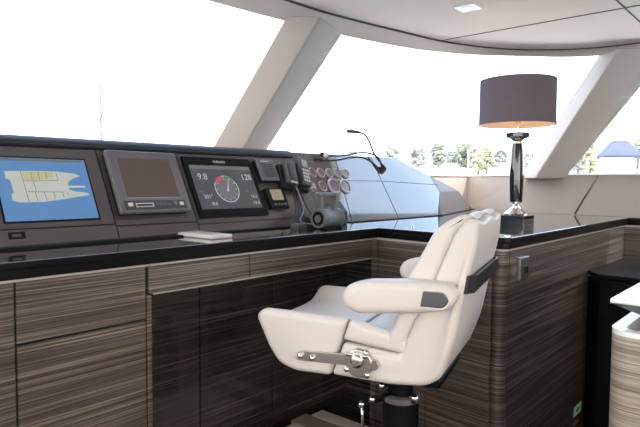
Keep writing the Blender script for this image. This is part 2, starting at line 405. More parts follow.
# --- return cabinet to the right of the chair
t = thing('return_cabinet', 'zebra-veneer cabinet jutting out beside the chair, with a rounded corner post', 'cabinet', (2.9, 1.4, FZ))
def slab(name, p, q, th_, z0, z1, m, parent, bevel=.003):
    p = Vector((*p, 0)); q = Vector((*q, 0)); d = (q-p).normalized(); n = Vector((d.y, -d.x, 0))*th_
    return vprism(name, [p.xy, q.xy, (q-n).xy, (p-n).xy], z0, z1, m, parent, bevel)
xa = lambda y: 2.352-(1.684-y)*.075
slab('end_panel', (xa(1.64), 1.64), (xa(1.345), 1.345), -.02, FZ+.05, TZ-.006, M['wood'], t)
slab('end_panel', (xa(1.34), 1.34), (xa(1.016), 1.016), -.02, FZ+.05, TZ-.006, M['wood'], t)
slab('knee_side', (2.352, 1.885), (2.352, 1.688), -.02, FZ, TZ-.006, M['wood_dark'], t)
slab('inner_post', (xa(1.684)-.002, 1.684), (xa(1.647), 1.647), -.02, FZ+.05, TZ-.006, M['wood'], t)
lathe('corner_post', [(.036, FZ), (.036, TZ-.004)], (xa(1.0)+.032, .999, 0), M['wood'], t, seg=40)
bm = bmesh.new(); sp = [(2.352, FZ), (3.515, FZ), (3.515, .692), (4.338, .692), (4.338, TZ-.006), (2.352, TZ-.006)]
add_prism(bm, [(x, .966, z) for x, z in sp], [(x, .986, z) for x, z in sp]); finish('side_panel', bm, M['wood'], t)
box('side_panel', 4.338, 4.358, -2.0, .986, .692, TZ-.006, M['wood'], t)
box('body', 2.40, 3.48, 1.02, 1.82, FZ, TZ-.01, M['black'], t)
box('body', 4.36, 4.42, -2.0, .96, .2, TZ-.01, M['black'], t)
bm = bmesh.new()
add_prism(bm, [(2.345, 1.69, TZ-.004), (2.295, .99, TZ-.004), (2.325, .962, TZ-.004), (4.336, .962, TZ-.004), (4.336, -2, TZ-.004), (4.36, -2, TZ-.004), (4.36, .99, TZ-.004), (2.34, .99, TZ-.004), (2.37, 1.69, TZ-.004)],
          [(2.345, 1.69, TZ+.004), (2.295, .99, TZ+.004), (2.325, .962, TZ+.004), (4.336, .962, TZ+.004), (4.336, -2, TZ+.004), (4.36, -2, TZ+.004), (4.36, .99, TZ+.004), (2.34, .99, TZ+.004), (2.37, 1.69, TZ+.004)])
finish('edge_strip', bm, M['edge'], t)
# --- continuous black worktop
t = thing('worktop', 'continuous black lacquered worktop running along the helm and round the return', 'worktop', (2.0, 1.9, TZ))
def ctop(g, z0, z1, name, bev):
    P = [(.50-g*0, 1.655+g), (2.352+g, 1.655+g), (2.285+g, 1.0+g), (2.287+g, .965+g), (2.31+g, .943+g), (4.345+g, .943+g), (4.345+g, -2.0), (4.43, -2.0), (4.43, 1.33), (4.465, 1.765), (4.79, 2.38), (4.79, 2.6), (.50, 2.6)]
    o = vprism(name, P, z0, z1, [M['counter'], M['counter_edge']], t, bevel=bev, seg=3)
    for f in o.data.polygons: f.material_index = 1 if abs(f.normal.z) < .5 else 0
    return o
ctop(0, .951, .977, 'top_slab', .005)
ctop(.014, TZ+.004, .951, 'under_edge', .003)
# --- black cabinet in the corner to the right
t = thing('low_cabinet', 'low gloss black cabinet with chamfered corner under the right end of the worktop', 'cabinet', (3.95, .2, FZ))
vprism('body', [(3.50, .964), (3.40, .875), (3.40, -1.2), (4.335, -1.2), (4.335, .964)], FZ, .672, M['gloss_black'], t, bevel=.004)
vprism('top', [(3.50, .964), (3.395, .872), (3.395, -1.2), (4.336, -1.2), (4.336, .964)], .676, .70, M['gloss_black'], t, bevel=.004)
box('door', 3.388, 3.40, -.2, .84, FZ+.08, .655, M['gloss_black'], t, bevel=.003)
# --- white-topped unit at the far right edge
t = thing('side_unit', 'pale zebra-veneer unit with white rim and raised white lid, cut off by the right edge', 'cabinet', (2.1, -.1, FZ))
def rcorner(x0, y1, r, x1, y0, n=10):
    P = [(x0+r-r*math.sin(a), y1-r+r*math.cos(a)) for a in [math.pi/2*i/n for i in range(n+1)]]
    return P[::1]+[(x0, y0), (x1, y0), (x1, y1)]
vprism('body', rcorner(1.693, .412, .06, 2.5, -.6), FZ, .70, M['wood_light'], t, bevel=0)
bm = bmesh.new()
O_ = rcorner(1.693, .412, .06, 2.5, -.6); I_ = rcorner(1.73, .377, .03, 2.47, -.57)
L_ = [[bm.verts.new((x, y, z)) for x, y in P] for P, z in ((O_, .785), (O_, .80), (I_, .80), (I_, .70), (O_, .70))]
for A, B in zip(L_[:-1], L_[1:]):
    for i in range(len(A)): bm.faces.new((A[i], A[(i+1) % len(A)], B[(i+1) % len(A)], B[i]))
for i in range(len(O_)): bm.faces.new((L_[4][i], L_[4][(i+1) % len(O_)], L_[0][(i+1) % len(O_)], L_[0][i]))
for f in bm.faces:
    if all(.699 < v.co.z < .786 for v in f.verts) and all(abs(v.co.z-.7) < .001 or abs(v.co.z-.785) < .001 for v in f.verts): f.material_index = 1
finish('rim', bm, [M['white'], M['wood_light']], t)
box('well_bottom', 1.80, 2.46, -.55, .36, .701, .706, M['gloss_black'], t)
# lid standing proud of the rim
ld = box('lid', 1.765, 2.46, -.5, .425, .860, .874, M['white'], t, bevel=.004); ld['label'] = 'white lid raised above the rim'
bm = bmesh.new()
add_prism(bm, [(1.90, .34, .80), (1.90, -.45, .80), (2.4, -.45, .80), (2.4, .34, .80)], [(1.766, .425, .860), (1.766, -.5, .860), (2.46, -.5, .860), (2.46, .425, .860)])
finish('underside', bm, M['bezel'], ld)
box('lid_stand', 2.0, 2.35, -.3, .25, .706, .80, M['gloss_black'], ld)

# ================================================================== DASH
t = thing('dashboard', 'long sloping dark lacquered dashboard behind the worktop', 'dashboard', (2.0, 2.2, .977))
TP = (3.333, .461); AA = (3.705, .322); BB = (3.749, .189); CC = (3.572, .0)
face = [(.50, 0), CC, BB, AA, TP, (2.9, .456), (2.26, .450), (1.42, .438), (.50, .425)]
bm = bmesh.new()
fr = [dp(x, tt) for x, tt in face]; bk = [Vector((p.x, 2.62, p.z)) for p in fr]
add_prism(bm, fr, bk); finish('fascia', bm, M['dash'], t, bevel=.004)
# faceted leather end of the dash
A3, B3, C3 = dp(*AA), dp(*BB), dp(*CC); D3 = Vector((4.342, 2.246, 1.145)); E3 = Vector((4.765, 2.321, .977))
bm = bmesh.new()
V = [bm.verts.new(p+Vector((.003, 0, 0))) for p in (A3, B3, C3, E3, D3)]; VB = [bm.verts.new((p.x, y, p.z)) for p, y in ((A3, 2.6), (B3, 2.6), (C3, 2.6), (E3, 2.345), (D3, 2.49))]
bm.faces.new((V[0], V[1], V[4])); bm.faces.new((V[1], V[2], V[3], V[4])); bm.faces.new(VB[::-1])
for i in range(5): bm.faces.new((V[i], VB[i], VB[(i+1) % 5], V[(i+1) % 5]))
finish('end_panel', bm, M['dash_matt'], t)
# padded brow above the screens
bm = bmesh.new(); sec = [(.392, 0), (.395, .014), (.408, .020), (.425, .016), (.443, 0), (.443, -.10), (.392, -.03)]
sl_ = lambda x: (x-.5)*.0145
add_prism(bm, [dp(.50, a, o) for a, o in sec], [dp(2.262, a+sl_(2.26)*.6, o*.8) for a, o in sec])
finish('brow', bm, M['brow'], t, bevel=.006, seg=3)
def joint(x0, t0, x1, t1, w=.004, o=.0012): 
    v = Vector((x1-x0, t1-t0)).normalized(); n = Vector((-v.y, v.x))*w/2
    dprism('panel_joint', [(x0-n.x, t0-n.y), (x1-n.x, t1-n.y), (x1+n.x, t1+n.y), (x0+n.x, t0+n.y)], -.002, o, M['black'], t)
joint(1.115, .005, 1.113, .39); joint(1.497, .005, 1.496, .39); joint(2.14, .005, 2.252, .445); joint(2.575, .01, 2.652, .452); joint(3.062, .01, 3.035, .455)
joint(.50, .069, 1.113, .067, .004); joint(1.118, .06, 1.494, .058, .004); joint(1.50, .045, 2.14, .05, .004); joint(2.66, .272, 3.045, .273, .0025); joint(3.055, .272, 3.77, .247, .0025)
box('base_gap_strip', .50, 1.36, 1.935, 1.999, .977, .984, M['black'], t); box('base_gap_strip', 1.545, 2.12, 1.955, 1.999, .977, .983, M['black'], t)  # black strips along the gap at the dash base
box('base_gap_strip', 2.52, 3.565, 1.968, 1.999, .977, .982, M['black'], t)
vprism('base_gap_strip', [(3.57, 1.99), (4.765, 2.311), (4.765, 2.285), (3.57, 1.962)], .977, .981, M['black'], t)
so_ = dframe('usb_port', (.722, .774, .033, .056), (.732, .764, .038, .051), .0, .004, M['black'], t)

# --- left display with the deck plan
t = thing('chart_display', 'flush blue display showing a yacht deck plan at the left of the dash', 'screen', tuple(dp(.89, .10)))
dprism('glass', drect(.722, 1.052, .096, .346), .0, .003, M['scr_blue'], t)
dframe('frame', (.716, 1.058, .090, .352), (.722, 1.052, .096, .346), .0, .0035, M['black'], t)
PL = [(.752, .291), (.752, .262), (.765, .256), (.768, .207), (.760, .200), (.758, .176), (.778, .168), (.86, .168), (.94, .178), (1.0, .188), (1.036, .193), (1.035, .202), (.985, .210), (.966, .216), (.966, .225), (1.030, .226), (1.030, .233), (.966, .234), (.966, .246), (.985, .262), (1.020, .275), (1.0, .285), (.93, .293), (.86, .294), (.80, .292)]
dprism('deck_plan', PL, .003, .0036, M['scr_pale'], t)
bm = bmesh.new(); 
for x0, x1, a, b in ((.812, .838, .256, .289), (.840, .864, .258, .290), (.866, .892, .260, .290), (.894, .918, .268, .288)): add_prism(bm, [dp(x, q, .0036) for x, q in drect(x0, x1, a, b)], [dp(x, q, .0039) for x, q in drect(x0, x1, a, b)])
finish('cabin_tint', bm, M['scr_yellow'], t)
bm = bmesh.new()
for x0, t0, x1, t1 in ((.806, .291, .812, .17), (.84, .29, .84, .257), (.866, .29, .866, .257), (.893, .29, .893, .262), (.81, .252, .93, .254), (.842, .253, .845, .212), (.815, .209, .94, .207), (.84, .209, .842, .172), (.872, .209, .874, .173), (.905, .207, .906, .178), (.938, .207, .938, .182), (.93, .286, .932, .255), (.902, .254, .93, .254), (.955, .205, .956, .19)):
    v = Vector((x1-x0, t1-t0)).normalized(); n = Vector((-v.y, v.x))*.0011
    P = [(x0-n.x, t0-n.y), (x1-n.x, t1-n.y), (x1+n.x, t1+n.y), (x0+n.x, t0+n.y)]
    add_prism(bm, [dp(x, q, .0039) for x, q in P], [dp(x, q, .0042) for x, q in P])
finish('plan_lines', bm, M['scr_line'], t)
dprism('title_bar', drect(.727, 1.047, .334, .343), .003, .0034, M['scr_grey'], t)

# --- raised monitor
t = thing('monitor', 'raised grey-framed monitor with a dark brown screen between two displays', 'monitor', tuple(dp(1.29, .10)))
dprism('housing', drect(1.135, 1.450, .102, .372), .0, .020, M['black'], t)
dframe('bezel', (1.128, 1.456, .096, .378), (1.178, 1.424, .170, .346), .018, .042, M['bezel'], t, bevel=.007, inner_drop=.012)
dprism('screen', drect(1.176, 1.426, .168, .348), .020, .028, M['offscreen'], t)
cp = dprism('control_panel', drect(1.150, 1.436, .108, .148), .040, .0445, M['grey'], t, bevel=.002)
for a, b in ((1.162, 1.182), (1.40, 1.42)): dprism('button', drect(a, b, .120, .136), .0445, .049, M['lgrey'], cp, bevel=.002)
lathe('knob', [(.011, 0), (.010, .010)], tuple(dp(1.375, .128, .0445)), M['bezel'], cp, seg=20, ax=EN)
dprism('card_slot', drect(1.20, 1.27, .122, .128), .0445, .046, M['black'], cp)
for i in range(6): dprism('button', drect(1.288+i*.013, 1.297+i*.013, .122, .132), .0445, .047, M['mgrey'], cp)
dframe('slot_rim', (1.196, 1.275, .117, .134), (1.20, 1.271, .121, .130), .0445, .0465, M['lgrey'], cp)

# --- instrument display
t = thing('instrument_display', 'black glass multifunction display with round wind dial in the middle of the dash', 'screen', tuple(dp(1.72, .07)))
dprism('housing', drect(1.513, 1.928, .070, .383), .0, .012, M['gloss_black'], t, bevel=.003)
dprism('screen', drect(1.535, 1.900, .110, .338), .012, .0128, M['scr_dark'], t)
dprism('status_bar', drect(1.540, 1.897, .318, .335), .0128, .0132, M['scr_grey'], t)
dtext('brand_lettering', 'FURUNO', 1.72, .352, .018, .0128, M['scr_text'], t, 'CENTER')
def ring(name, x, tt, r0, r1, o, m, parent, a0=0, a1=360, n=40):
    bm = bmesh.new(); V = []
    for i in range(n+1):
        a = R(a0+(a1-a0)*i/n); V.append([bm.verts.new(dp(x+r*math.cos(a), tt+r*math.sin(a), oo)) for r, oo in ((r0, o), (r1, o), (r1, o+.0004), (r0, o+.0004))])
    for A, B in zip(V, V[1:]):
        for k in range(4): bm.faces.new((A[k], A[(k+1) % 4], B[(k+1) % 4], B[k]))
    return finish(name, bm, m, parent)
ring('dial_ring', 1.715, .213, .066, .071, .0128, M['scr_text'], t)
ring('dial_fill', 1.715, .213, .001, .060, .0126, M['scr_grey'], t)
ring('port_sector', 1.715, .213, .050, .071, .0131, M['scr_red'], t, 100, 150, 12)
ring('starboard_sector', 1.715, .213, .064, .072, .0131, M['scr_green'], t, 35, 88, 12)
for a in range(0, 360, 30):
    c, q = math.cos(R(a)), math.sin(R(a)); x0, y0, x1, y1 = 1.715+.053*c, .213+.053*q, 1.715+.062*c, .213+.062*q
    dprism('dial_mark', [(x0-q*.0015, y0+c*.0015), (x1-q*.0015, y1+c*.0015), (x1+q*.0015, y1-c*.0015), (x0+q*.0015, y0-c*.0015)], .013, .0134, M['scr_text'], t)
bm = bmesh.new(); P = [(1.709, .20), (1.721, .20), (1.742, .268)]; add_prism(bm, [dp(x, q, .013) for x, q in P], [dp(x, q, .0134) for x, q in P]); finish('dial_pointer', bm, M['scr_text'], t)
for s, x, q, sz, al in (('9.8', 1.565, .262, .046, 'LEFT'), ('128', 1.893, .262, .046, 'RIGHT'), ('301°', 1.565, .165, .028, 'LEFT'), ('8.0', 1.60, .128, .026, 'LEFT'), ('16.2', 1.89, .165, .024, 'RIGHT'), ('19.0', 1.893, .128, .026, 'RIGHT')):
    dtext('reading', s, x, q, sz, .0128, M['scr_text'], t, al)
for s, x, q in (('SOG', 1.55, .302), ('COG', 1.825, .302), ('HDG', 1.55, .195), ('DPT', 1.825, .195)): dtext('caption', s, x, q, .012, .0128, M['scr_grey'], t)

# --- speaker
t = thing('loudspeaker', 'square grey loudspeaker with slotted grille right of the instrument display', 'speaker', tuple(dp(2.0, .25)))
dprism('housing', drect(1.945, 2.070, .250, .374), .0, .022, M['black'], t, bevel=.003)
dprism('front', drect(1.945, 2.070, .250, .374), .022, .036, M['mgrey'], t, bevel=.006)
for i in range(7): dprism('slot', drect(1.968, 2.050, .272+i*.0115, .2765+i*.0115), .036, .0366, M['black'], t)
dprism('badge', drect(1.975, 2.03, .358, .363), .036, .0366, M['lgrey'], t)
# --- small autopilot head
t = thing('autopilot_head', 'small black autopilot head with tan screen below the loudspeaker', 'instrument', tuple(dp(2.01, .1)))
dprism('housing', drect(1.948, 2.080, .098, .213), .0, .026, M['gloss_black'], t, bevel=.004)
dprism('screen', drect(1.975, 2.055, .142, .202), .026, .0266, M['scr_tan'], t)
ring('screen_symbol', 2.015, .172, .010, .016, .0267, M['scr_line'], t)
for i in range(4): dprism('button', drect(1.972+i*.024, 1.988+i*.024, .112, .124), .026, .029, M['mgrey'], t, bevel=.001)

# --- handsets
def handset(name, label, x0, t0, x1, t1, w, face, cords, phone):
    t = thing(name, label, 'handset', tuple(dp((x0+x1)/2, t0)))
    v = Vector((x1-x0, t1-t0)); L = v.length; v /= L; n = Vector((v.y, -v.x))
    def F(a, b): p = Vector((x0, t0))+v*a+n*b; return (p.x, p.y)
    def rect(a0, a1, b0, b1): return [F(a0, b0), F(a1, b0), F(a1, b1), F(a0, b1)]
    dprism('cradle', rect(-.01, L*.85, -w*.75, w*.7), .0, .035, M['rubber'], t, bevel=.006)
    hb = dprism('body', [F(0, -w/2), F(L*.93, -w*.46), F(L, -w*.2), F(L, w*.2), F(L*.93, w*.46), F(0, w/2)], .038, .070, face, t, bevel=.007, seg=3)
    if phone:
        dprism('lcd', rect(L*.62, L*.86, -w*.3, w*.3), .070, .0708, M['lcd'], hb)
        for r in range(4):
            for c in range(3): dprism('key', rect(L*(.12+r*.115), L*(.19+r*.115), w*(-.32+c*.23), w*(-.16+c*.23)), .070, .073, M['lgrey'], hb)
    else:
        dprism('grip', rect(L*.15, L*.8, -w*.22, w*.22), .070, .080, M['grey'], hb, bevel=.004)
        dprism('push_bar', rect(L*.02, L*.08, -w*.3, w*.3), .060, .074, M['lgrey'], hb, bevel=.002)
    for c in cords: tube('cord', c, .0042, M['rubber'] if not c is cords[-1] else M['mgrey'], t)
    return t
handset('radio_handset', 'black radio handset in its cradle nearest the loudspeaker', 2.125, .215, 2.16, .365, .072, M['grey'],
        [[tuple(dp(2.13, .215, .05)), (2.08, 1.98, 1.06), (1.99, 1.93, .995), (2.10, 1.86, .990), (2.2, 1.87, .988)],
         [tuple(dp(2.14, .21, .06)), (2.10, 1.95, 1.07), (2.03, 1.90, 1.01), (2.14, 1.85, .990), (2.24, 1.90, .984)]], False)
handset('telephone_handset', 'dark handset with grey keypad and small display beside the round gauges', 2.225, .205, 2.275, .385, .066, M['grey'],
        [[tuple(dp(2.19, .20, .03)), (2.21, 2.03, 1.08), (2.225, 1.99, 1.02), (2.23, 1.97, .983)],
         [tuple(dp(2.25, .20, .05)), (2.26, 1.99, 1.09), (2.235, 1.92, 1.02), (2.19, 1.88, .988)]], True)

# --- gauges
def gauge(x, tt, r, label, grp):
    t = thing('gauge', label, 'gauge', tuple(dp(x, tt-r)), 0, grp)
    c = dp(x, tt, .0)
    lathe('dial', [(r*.80, 0), (r*.80, .006)], tuple(c), M['dial'], t, seg=28, ax=EN)
    lathe('ring', [(r*.80, .001), (r*.80, .010), (r*.9, .012), (r, .008), (r, .001)], tuple(c), M['bezel_ring'], t, seg=28, ax=EN, cap=False)
    bm = bmesh.new()
    for a in range(-45, 226, 30):
        cs, sn = math.cos(R(a)), math.sin(R(a)); P = [(x+r*q*cs-sn*r*.03*s, tt+r*q*sn+cs*r*.03*s) for q, s in ((.58, -1), (.74, -1), (.74, 1), (.58, 1))]
        add_prism(bm, [dp(u, w, .006) for u, w in P], [dp(u, w, .0065) for u, w in P])
    P = [(x-r*.05, tt-r*.1), (x+r*.08, tt-r*.05), (x-r*.35, tt+r*.45)]; add_prism(bm, [dp(u, w, .0065) for u, w in P], [dp(u, w, .007) for u, w in P])
    finish('pointer_and_marks', bm, M['black'], t)
for i, w in enumerate(('first', 'second', 'third', 'fourth', 'fifth', 'sixth')):
    gauge(2.305+i*.0755, .319, .032, 'small round gauge, %s from the left in the upper gauge row' % w, 'small round gauges')
gauge(2.425, .231, .034, 'small round gauge left of the two big dials in the lower row', 'lower row gauges')
gauge(2.526, .234, .050, 'big round gauge, left one of the two big dials in the lower row', 'lower row gauges')
gauge(2.632, .232, .048, 'big round gauge, right one of the two big dials in the lower row', 'lower row gauges')
t = thing('switch_panel', 'small square pale switch panel left of the lower row of gauges', 'switch', tuple(dp(2.33, .2)))
dprism('plate', drect(2.30, 2.365, .200, .262), .0, .005, M['dial'], t, bevel=.002)
for i in range(2): dprism('rocker', drect(2.308+i*.028, 2.330+i*.028, .212, .25), .005, .011, M['bezel_ring'], t, bevel=.002)

# --- gooseneck microphones
t = thing('gooseneck_microphone', 'tall black gooseneck microphone arching above the right of the dash', 'microphone', tuple(dp(3.10, .34)))
lathe('base', [(.022, 0), (.018, .03), (.010, .045)], tuple(dp(3.105, .345)), M['rubber'], t, seg=20, ax=ET*.7+EN*.4)
pb = dp(3.105, .345, .03)
tube('neck', [pb, (3.05, 2.186, 1.392), (3.03, 2.214, 1.471), (3.011, 2.241, 1.525), (2.983, 2.277, 1.544)], .006, M['rubber'], t)
tube('head', [(2.99, 2.270, 1.541), (2.948, 2.318, 1.550), (2.934, 2.333, 1.545)], [.011, .014, .013, .012], M['grey'], t, seg=12)
t = thing('gooseneck_microphone', 'low gooseneck microphone with pale tip bent along the dash top', 'microphone', tuple(dp(3.05, .40)))
tube('neck', [dp(3.10, .36, .01), dp(3.07, .43, .03), dp(2.985, .462, .03), dp(2.86, .458, .03), dp(2.74, .437, .03), dp(2.63, .425, .03), dp(2.54, .425, .03)], .006, M['rubber'], t)
tube('head', [dp(2.55, .425, .03), dp(2.49, .43, .03)], .012, M['rubber'], t, seg=12, curve=False)
bm = bmesh.new(); bmesh.ops.create_icosphere(bm, subdivisions=3, radius=.017, matrix=Matrix.Translation(dp(2.515, .418, .04))); finish('tip', bm, M['lgrey'], t, smooth=True)

# --- things lying on the worktop
CZ = .977
t = thing('remote_control', 'pale flat remote pad lying on the worktop before the monitor', 'remote', (1.42, 1.88, CZ))
vprism('case', [(1.365, 1.985), (1.365, 1.76), (1.475, 1.76), (1.475, 1.985)], CZ, CZ+.016, M['lgrey'], t, bevel=.005)
vprism('keypad', [(1.38, 1.97), (1.38, 1.80), (1.46, 1.80), (1.46, 1.97)], CZ+.016, CZ+.018, M['edge'], t)
t = thing('control_console', 'black wedge shaped control box against the dash behind the lamp torch', 'control box', (2.33, 1.95, CZ))
t['label'] = 'black wedge-shaped control box behind the handheld searchlight'
bm = bmesh.new(); add_prism(bm, [(2.16, 1.99, CZ), (2.16, 1.93, CZ), (2.16, 1.93, CZ+.03), (2.16, 1.985, CZ+.05)], [(2.44, 1.99, CZ), (2.44, 1.93, CZ), (2.44, 1.93, CZ+.07), (2.44, 1.985, CZ+.13)])
finish('case', bm, M['rubber'], t, bevel=.004)
vprism('plinth', [(2.10, 1.925), (2.10, 1.86), (2.30, 1.86), (2.30, 1.925)], CZ, CZ+.018, M['rubber'], t, bevel=.003)
t = thing('plug_connector', 'small grey plug block at the cord ends on the worktop', 'connector', (1.98, 1.88, CZ))
box('body', 1.955, 2.02, 1.85, 1.90, CZ, CZ+.022, M['grey'], t, bevel=.004); box('cap', 1.965, 2.01, 1.855, 1.895, CZ+.022, CZ+.028, M['mgrey'], t, bevel=.002)
t = thing('searchlight', 'grey handheld searchlight with square handle lying on the worktop', 'searchlight', (2.13, 1.80, CZ))
ax_ = (1, .04, 0); c0 = (2.045, 1.80, CZ+.052)
lathe('barrel', [(.040, .005), (.047, .012), (.047, .04), (.045, .045), (.045, .135), (.048, .14), (.048, .155), (.04, .162)], c0, M['mgrey'], t, seg=36, ax=ax_)
lathe('lens_ring', [(.047, .010), (.049, .004), (.046, -.004), (.037, -.004), (.034, .006)], c0, M['bezel'], t, seg=36, ax=ax_, cap=False)
lathe('lens', [(.037, .0), (.037, .006)], c0, M['gloss_black'], t, seg=36, ax=ax_)
lathe('reflector', [(.020, -.003), (.012, .0)], c0, M['chrome'], t, seg=24, ax=ax_)
bm = bmesh.new()
hx0, hx1, hz = 2.065, 2.175, CZ+.170
for a in ((hx0-.028, hx1+.008, hz-.010, hz+.010), (hx0-.010, hx0+.010, CZ+.09, hz-.009), (hx1-.010, hx1+.008, CZ+.09, hz-.009)): add_box(bm, a[0], a[1], 1.788, 1.818, a[2], a[3])
finish('handle', bm, M['mgrey'], t, bevel=.004)
box('stand', 2.06, 2.20, 1.775, 1.835, CZ, CZ+.010, M['black'], t, bevel=.003)
t = thing('drain_button', 'tiny chrome button set in the worktop near the chair back', 'button', (2.42, 1.60, CZ))
lathe('cap', [(.010, 0), (.009, .004)], (2.50, 1.55, CZ), M['chrome'], t, seg=18)
t.location = (2.50, 1.55, CZ)
for ch in t.children: ch.location = Vector((2.42, 1.60, CZ))-Vector((2.50, 1.55, CZ))

# ================================================================== LAMP
LX, LY = 3.105, 1.247
t = thing('table_lamp', 'table lamp with dusky purple drum shade and black column on the worktop', 'lamp', (LX, LY, CZ))
box('plinth', LX-.076, LX+.076, LY-.076, LY+.076, CZ, CZ+.054, M['marble'], t, bevel=.002)
lathe('foot', [(.062, CZ+.054), (.064, CZ+.062), (.055, CZ+.070), (.034, CZ+.086), (.018, CZ+.102), (.014, CZ+.112), (.026, CZ+.122), (.032, CZ+.127)], (LX, LY, 0), M['chrome'], t)
lathe('column', [(.033, CZ+.127), (.037, CZ+.20), (.039, CZ+.27), (.037, CZ+.34), (.033, CZ+.41), (.029, CZ+.455)], (LX, LY, 0), M['marble'], t)
lathe('collar', [(.027, CZ+.455), (.028, CZ+.463), (.026, CZ+.468)], (LX, LY, 0), M['gold'], t)
lathe('capital', [(.026, CZ+.468), (.042, CZ+.482), (.066, CZ+.490), (.066, CZ+.510), (.05, CZ+.515)], (LX, LY, 0), M['marble'], t, seg=8, smooth=False)
SXc, SYc = LX+.008, LY+.010
lathe('stem', [(.006, CZ+.515), (.006, CZ+.575)], (LX+.004, LY, 0), M['chrome'], t, seg=12)
lathe('bulb_holder', [(.015, CZ+.565), (.015, CZ+.60), (.01, CZ+.61)], (LX+.006, LY, 0), M['gold'], t, seg=16)
lathe('bulb', [(.012, CZ+.60), (.030, CZ+.65), (.028, CZ+.68), (.010, CZ+.70)], (LX+.006, LY, 0), M['bulb'], t, seg=16)
bm = bmesh.new(); add_lathe(bm, [(.206, CZ+.558), (.204, CZ+.806)], (SXc, SYc, 0), 64, cap=False)
sh = finish('shade', bm, M['shade_out'], t, smooth=True)
bm = bmesh.new(); add_lathe(bm, [(.2025, CZ+.559), (.2005, CZ+.805)], (SXc, SYc, 0), 64, cap=False); bmesh.ops.reverse_faces(bm, faces=bm.faces)
finish('lining', bm, M['shade_in'], sh, smooth=True)
bm = bmesh.new()
for a in (0, 120, 240): add_tube(bm, [(LX+.006, LY, CZ+.60), (SXc+.201*math.cos(R(a)), SYc+.201*math.sin(R(a)), CZ+.78)], .002, 6, False)
finish('spider', bm, M['gold'], t)

# ================================================================== HELM CHAIR (local: x forward, y left, z up)
t = thing('helm_chair', 'cream leather helm chair with flip-up bolster on a black pedestal', 'chair', (1.711, 1.098, FZ-.009), R(106))
CH = t
def roundpoly(pts, r, n=5):
    out = []; N = len(pts)
    for i in range(N):
        p0, p, p1 = Vector(pts[i-1]), Vector(pts[i]), Vector(pts[(i+1) % N]); rr = r[i] if isinstance(r, (list, tuple)) else r
        d0 = (p0-p); d1 = (p1-p); q = min(rr, d0.length*.45, d1.length*.45)
        a = p+d0.normalized()*q; b = p+d1.normalized()*q
        for k in range(n+1):
            s = k/n; out.append(a*(1-s)**2+p*2*s*(1-s)+b*s*s)
    return out
def inset(poly, d):
    """offset of a coarse outline by mitring its edges"""
    N = len(poly); poly = [Vector(p) for p in poly]
    sg = 1 if sum(poly[i].x*poly[(i+1) % N].y-poly[(i+1) % N].x*poly[i].y for i in range(N)) > 0 else -1
    out = []
    for i in range(N):
        e0 = (poly[i]-poly[i-1]).normalized(); e1 = (poly[(i+1) % N]-poly[i]).normalized()
        n0 = Vector((-e0.y, e0.x))*sg; n1 = Vector((-e1.y, e1.x))*sg
        m = n0+n1; q = m.dot(n0)
        out.append(poly[i]+m*(d/max(q, .45)))
    return out
def loft(name, poly, hw, er, m, parent, rad=.03, ns=32, top=None, v0=None, v1=None, taper=None):
    """soft slab: side outline poly (u,w) carried across the width, its side edges rounded by er"""
    v0 = -hw if v0 is None else v0; v1 = hw if v1 is None else v1
    st = []
    for k in range(6): a = math.pi/2*k/5; st.append((v0+er*(1-math.sin(a)), er*(1-math.cos(a))))
    st = [(v0+er*(1-math.cos(R(18*k))), er*(1-math.sin(R(18*k)))) for k in range(6)]
    midv = [(v0+er+(v1-v0-2*er)*k/ns, 0) for k in range(1, ns)]
    st = st+midv+[(v1-(v-v0), d) for v, d in st[::-1]]
    bm = bmesh.new(); rings = []
    for v, d in st:
        Q = roundpoly(inset(poly, d), rad)
        ring = []
        for q in Q:
            w = q.y; u = q.x; vv = v
            if taper: vv = v*taper(u, w)
            if top: u, w = top(u, w, vv)
            ring.append(bm.verts.new((u, vv, w-FZ)))
        rings.append(ring)
    n = len(rings[0])
    for A, B in zip(rings, rings[1:]):
        for i in range(n): bm.faces.new((A[i], A[(i+1) % n], B[(i+1) % n], B[i]))
    bm.faces.new(rings[0][::-1]); bm.faces.new(rings[-1])
    return finish(name, bm, m, parent, smooth=True, local=True)
HWD = .275
def dish(u, w, v):
    if w > .68: w -= .045*(1-min(1, abs(v)/.235)**4)*min(1, (w-.68)/.06)
    return u, w
loft('bolster', [(.455, .742), (.43, .767), (.29, .767), (.105, .764), (.128, .69), (.165, .568), (.30, .564), (.36, .582), (.40, .633)], HWD, .022, M['leather'], CH, rad=[.02, .02, .1, .012, .05, .015, .05, .05, .1], top=dish)
loft('seat_cushion', [(.122, .695), (.098, .764), (-.02, .742), (-.10, .725), (-.10, .672), (-.07, .675)], HWD-.003, .02, M['leather'], CH, rad=[.01, .012, .05, .02, .02, .02], top=dish)
def shell_t(u, w): return 1-.06*max(0, min(1, (w-.88)/.2))-.10*max(0, (.72-w)/.15)*max(0, min(1, (-u-.05)/.12))
def shell_top(u, w, v):
    if w > 1.03: w += .006*math.cos(v/.26*math.pi*2)*min(1, (w-1.03)/.06)
    return u, w
loft('shell', [(.118, .686), (-.074, .672), (-.127, .803), (-.169, .897), (-.236, 1.064), (-.272, 1.104), (-.306, 1.100), (-.304, 1.03), (-.268, .87), (-.243, .725), (-.20, .605), (-.155, .575), (-.06, .570), (.16, .572)], HWD, .022, M['leather'], CH,
     rad=[.01, .02, .1, .06, .04, .02, .022, .06, .1, .1, .05, .05, .1, .015], taper=shell_t, top=shell_top)
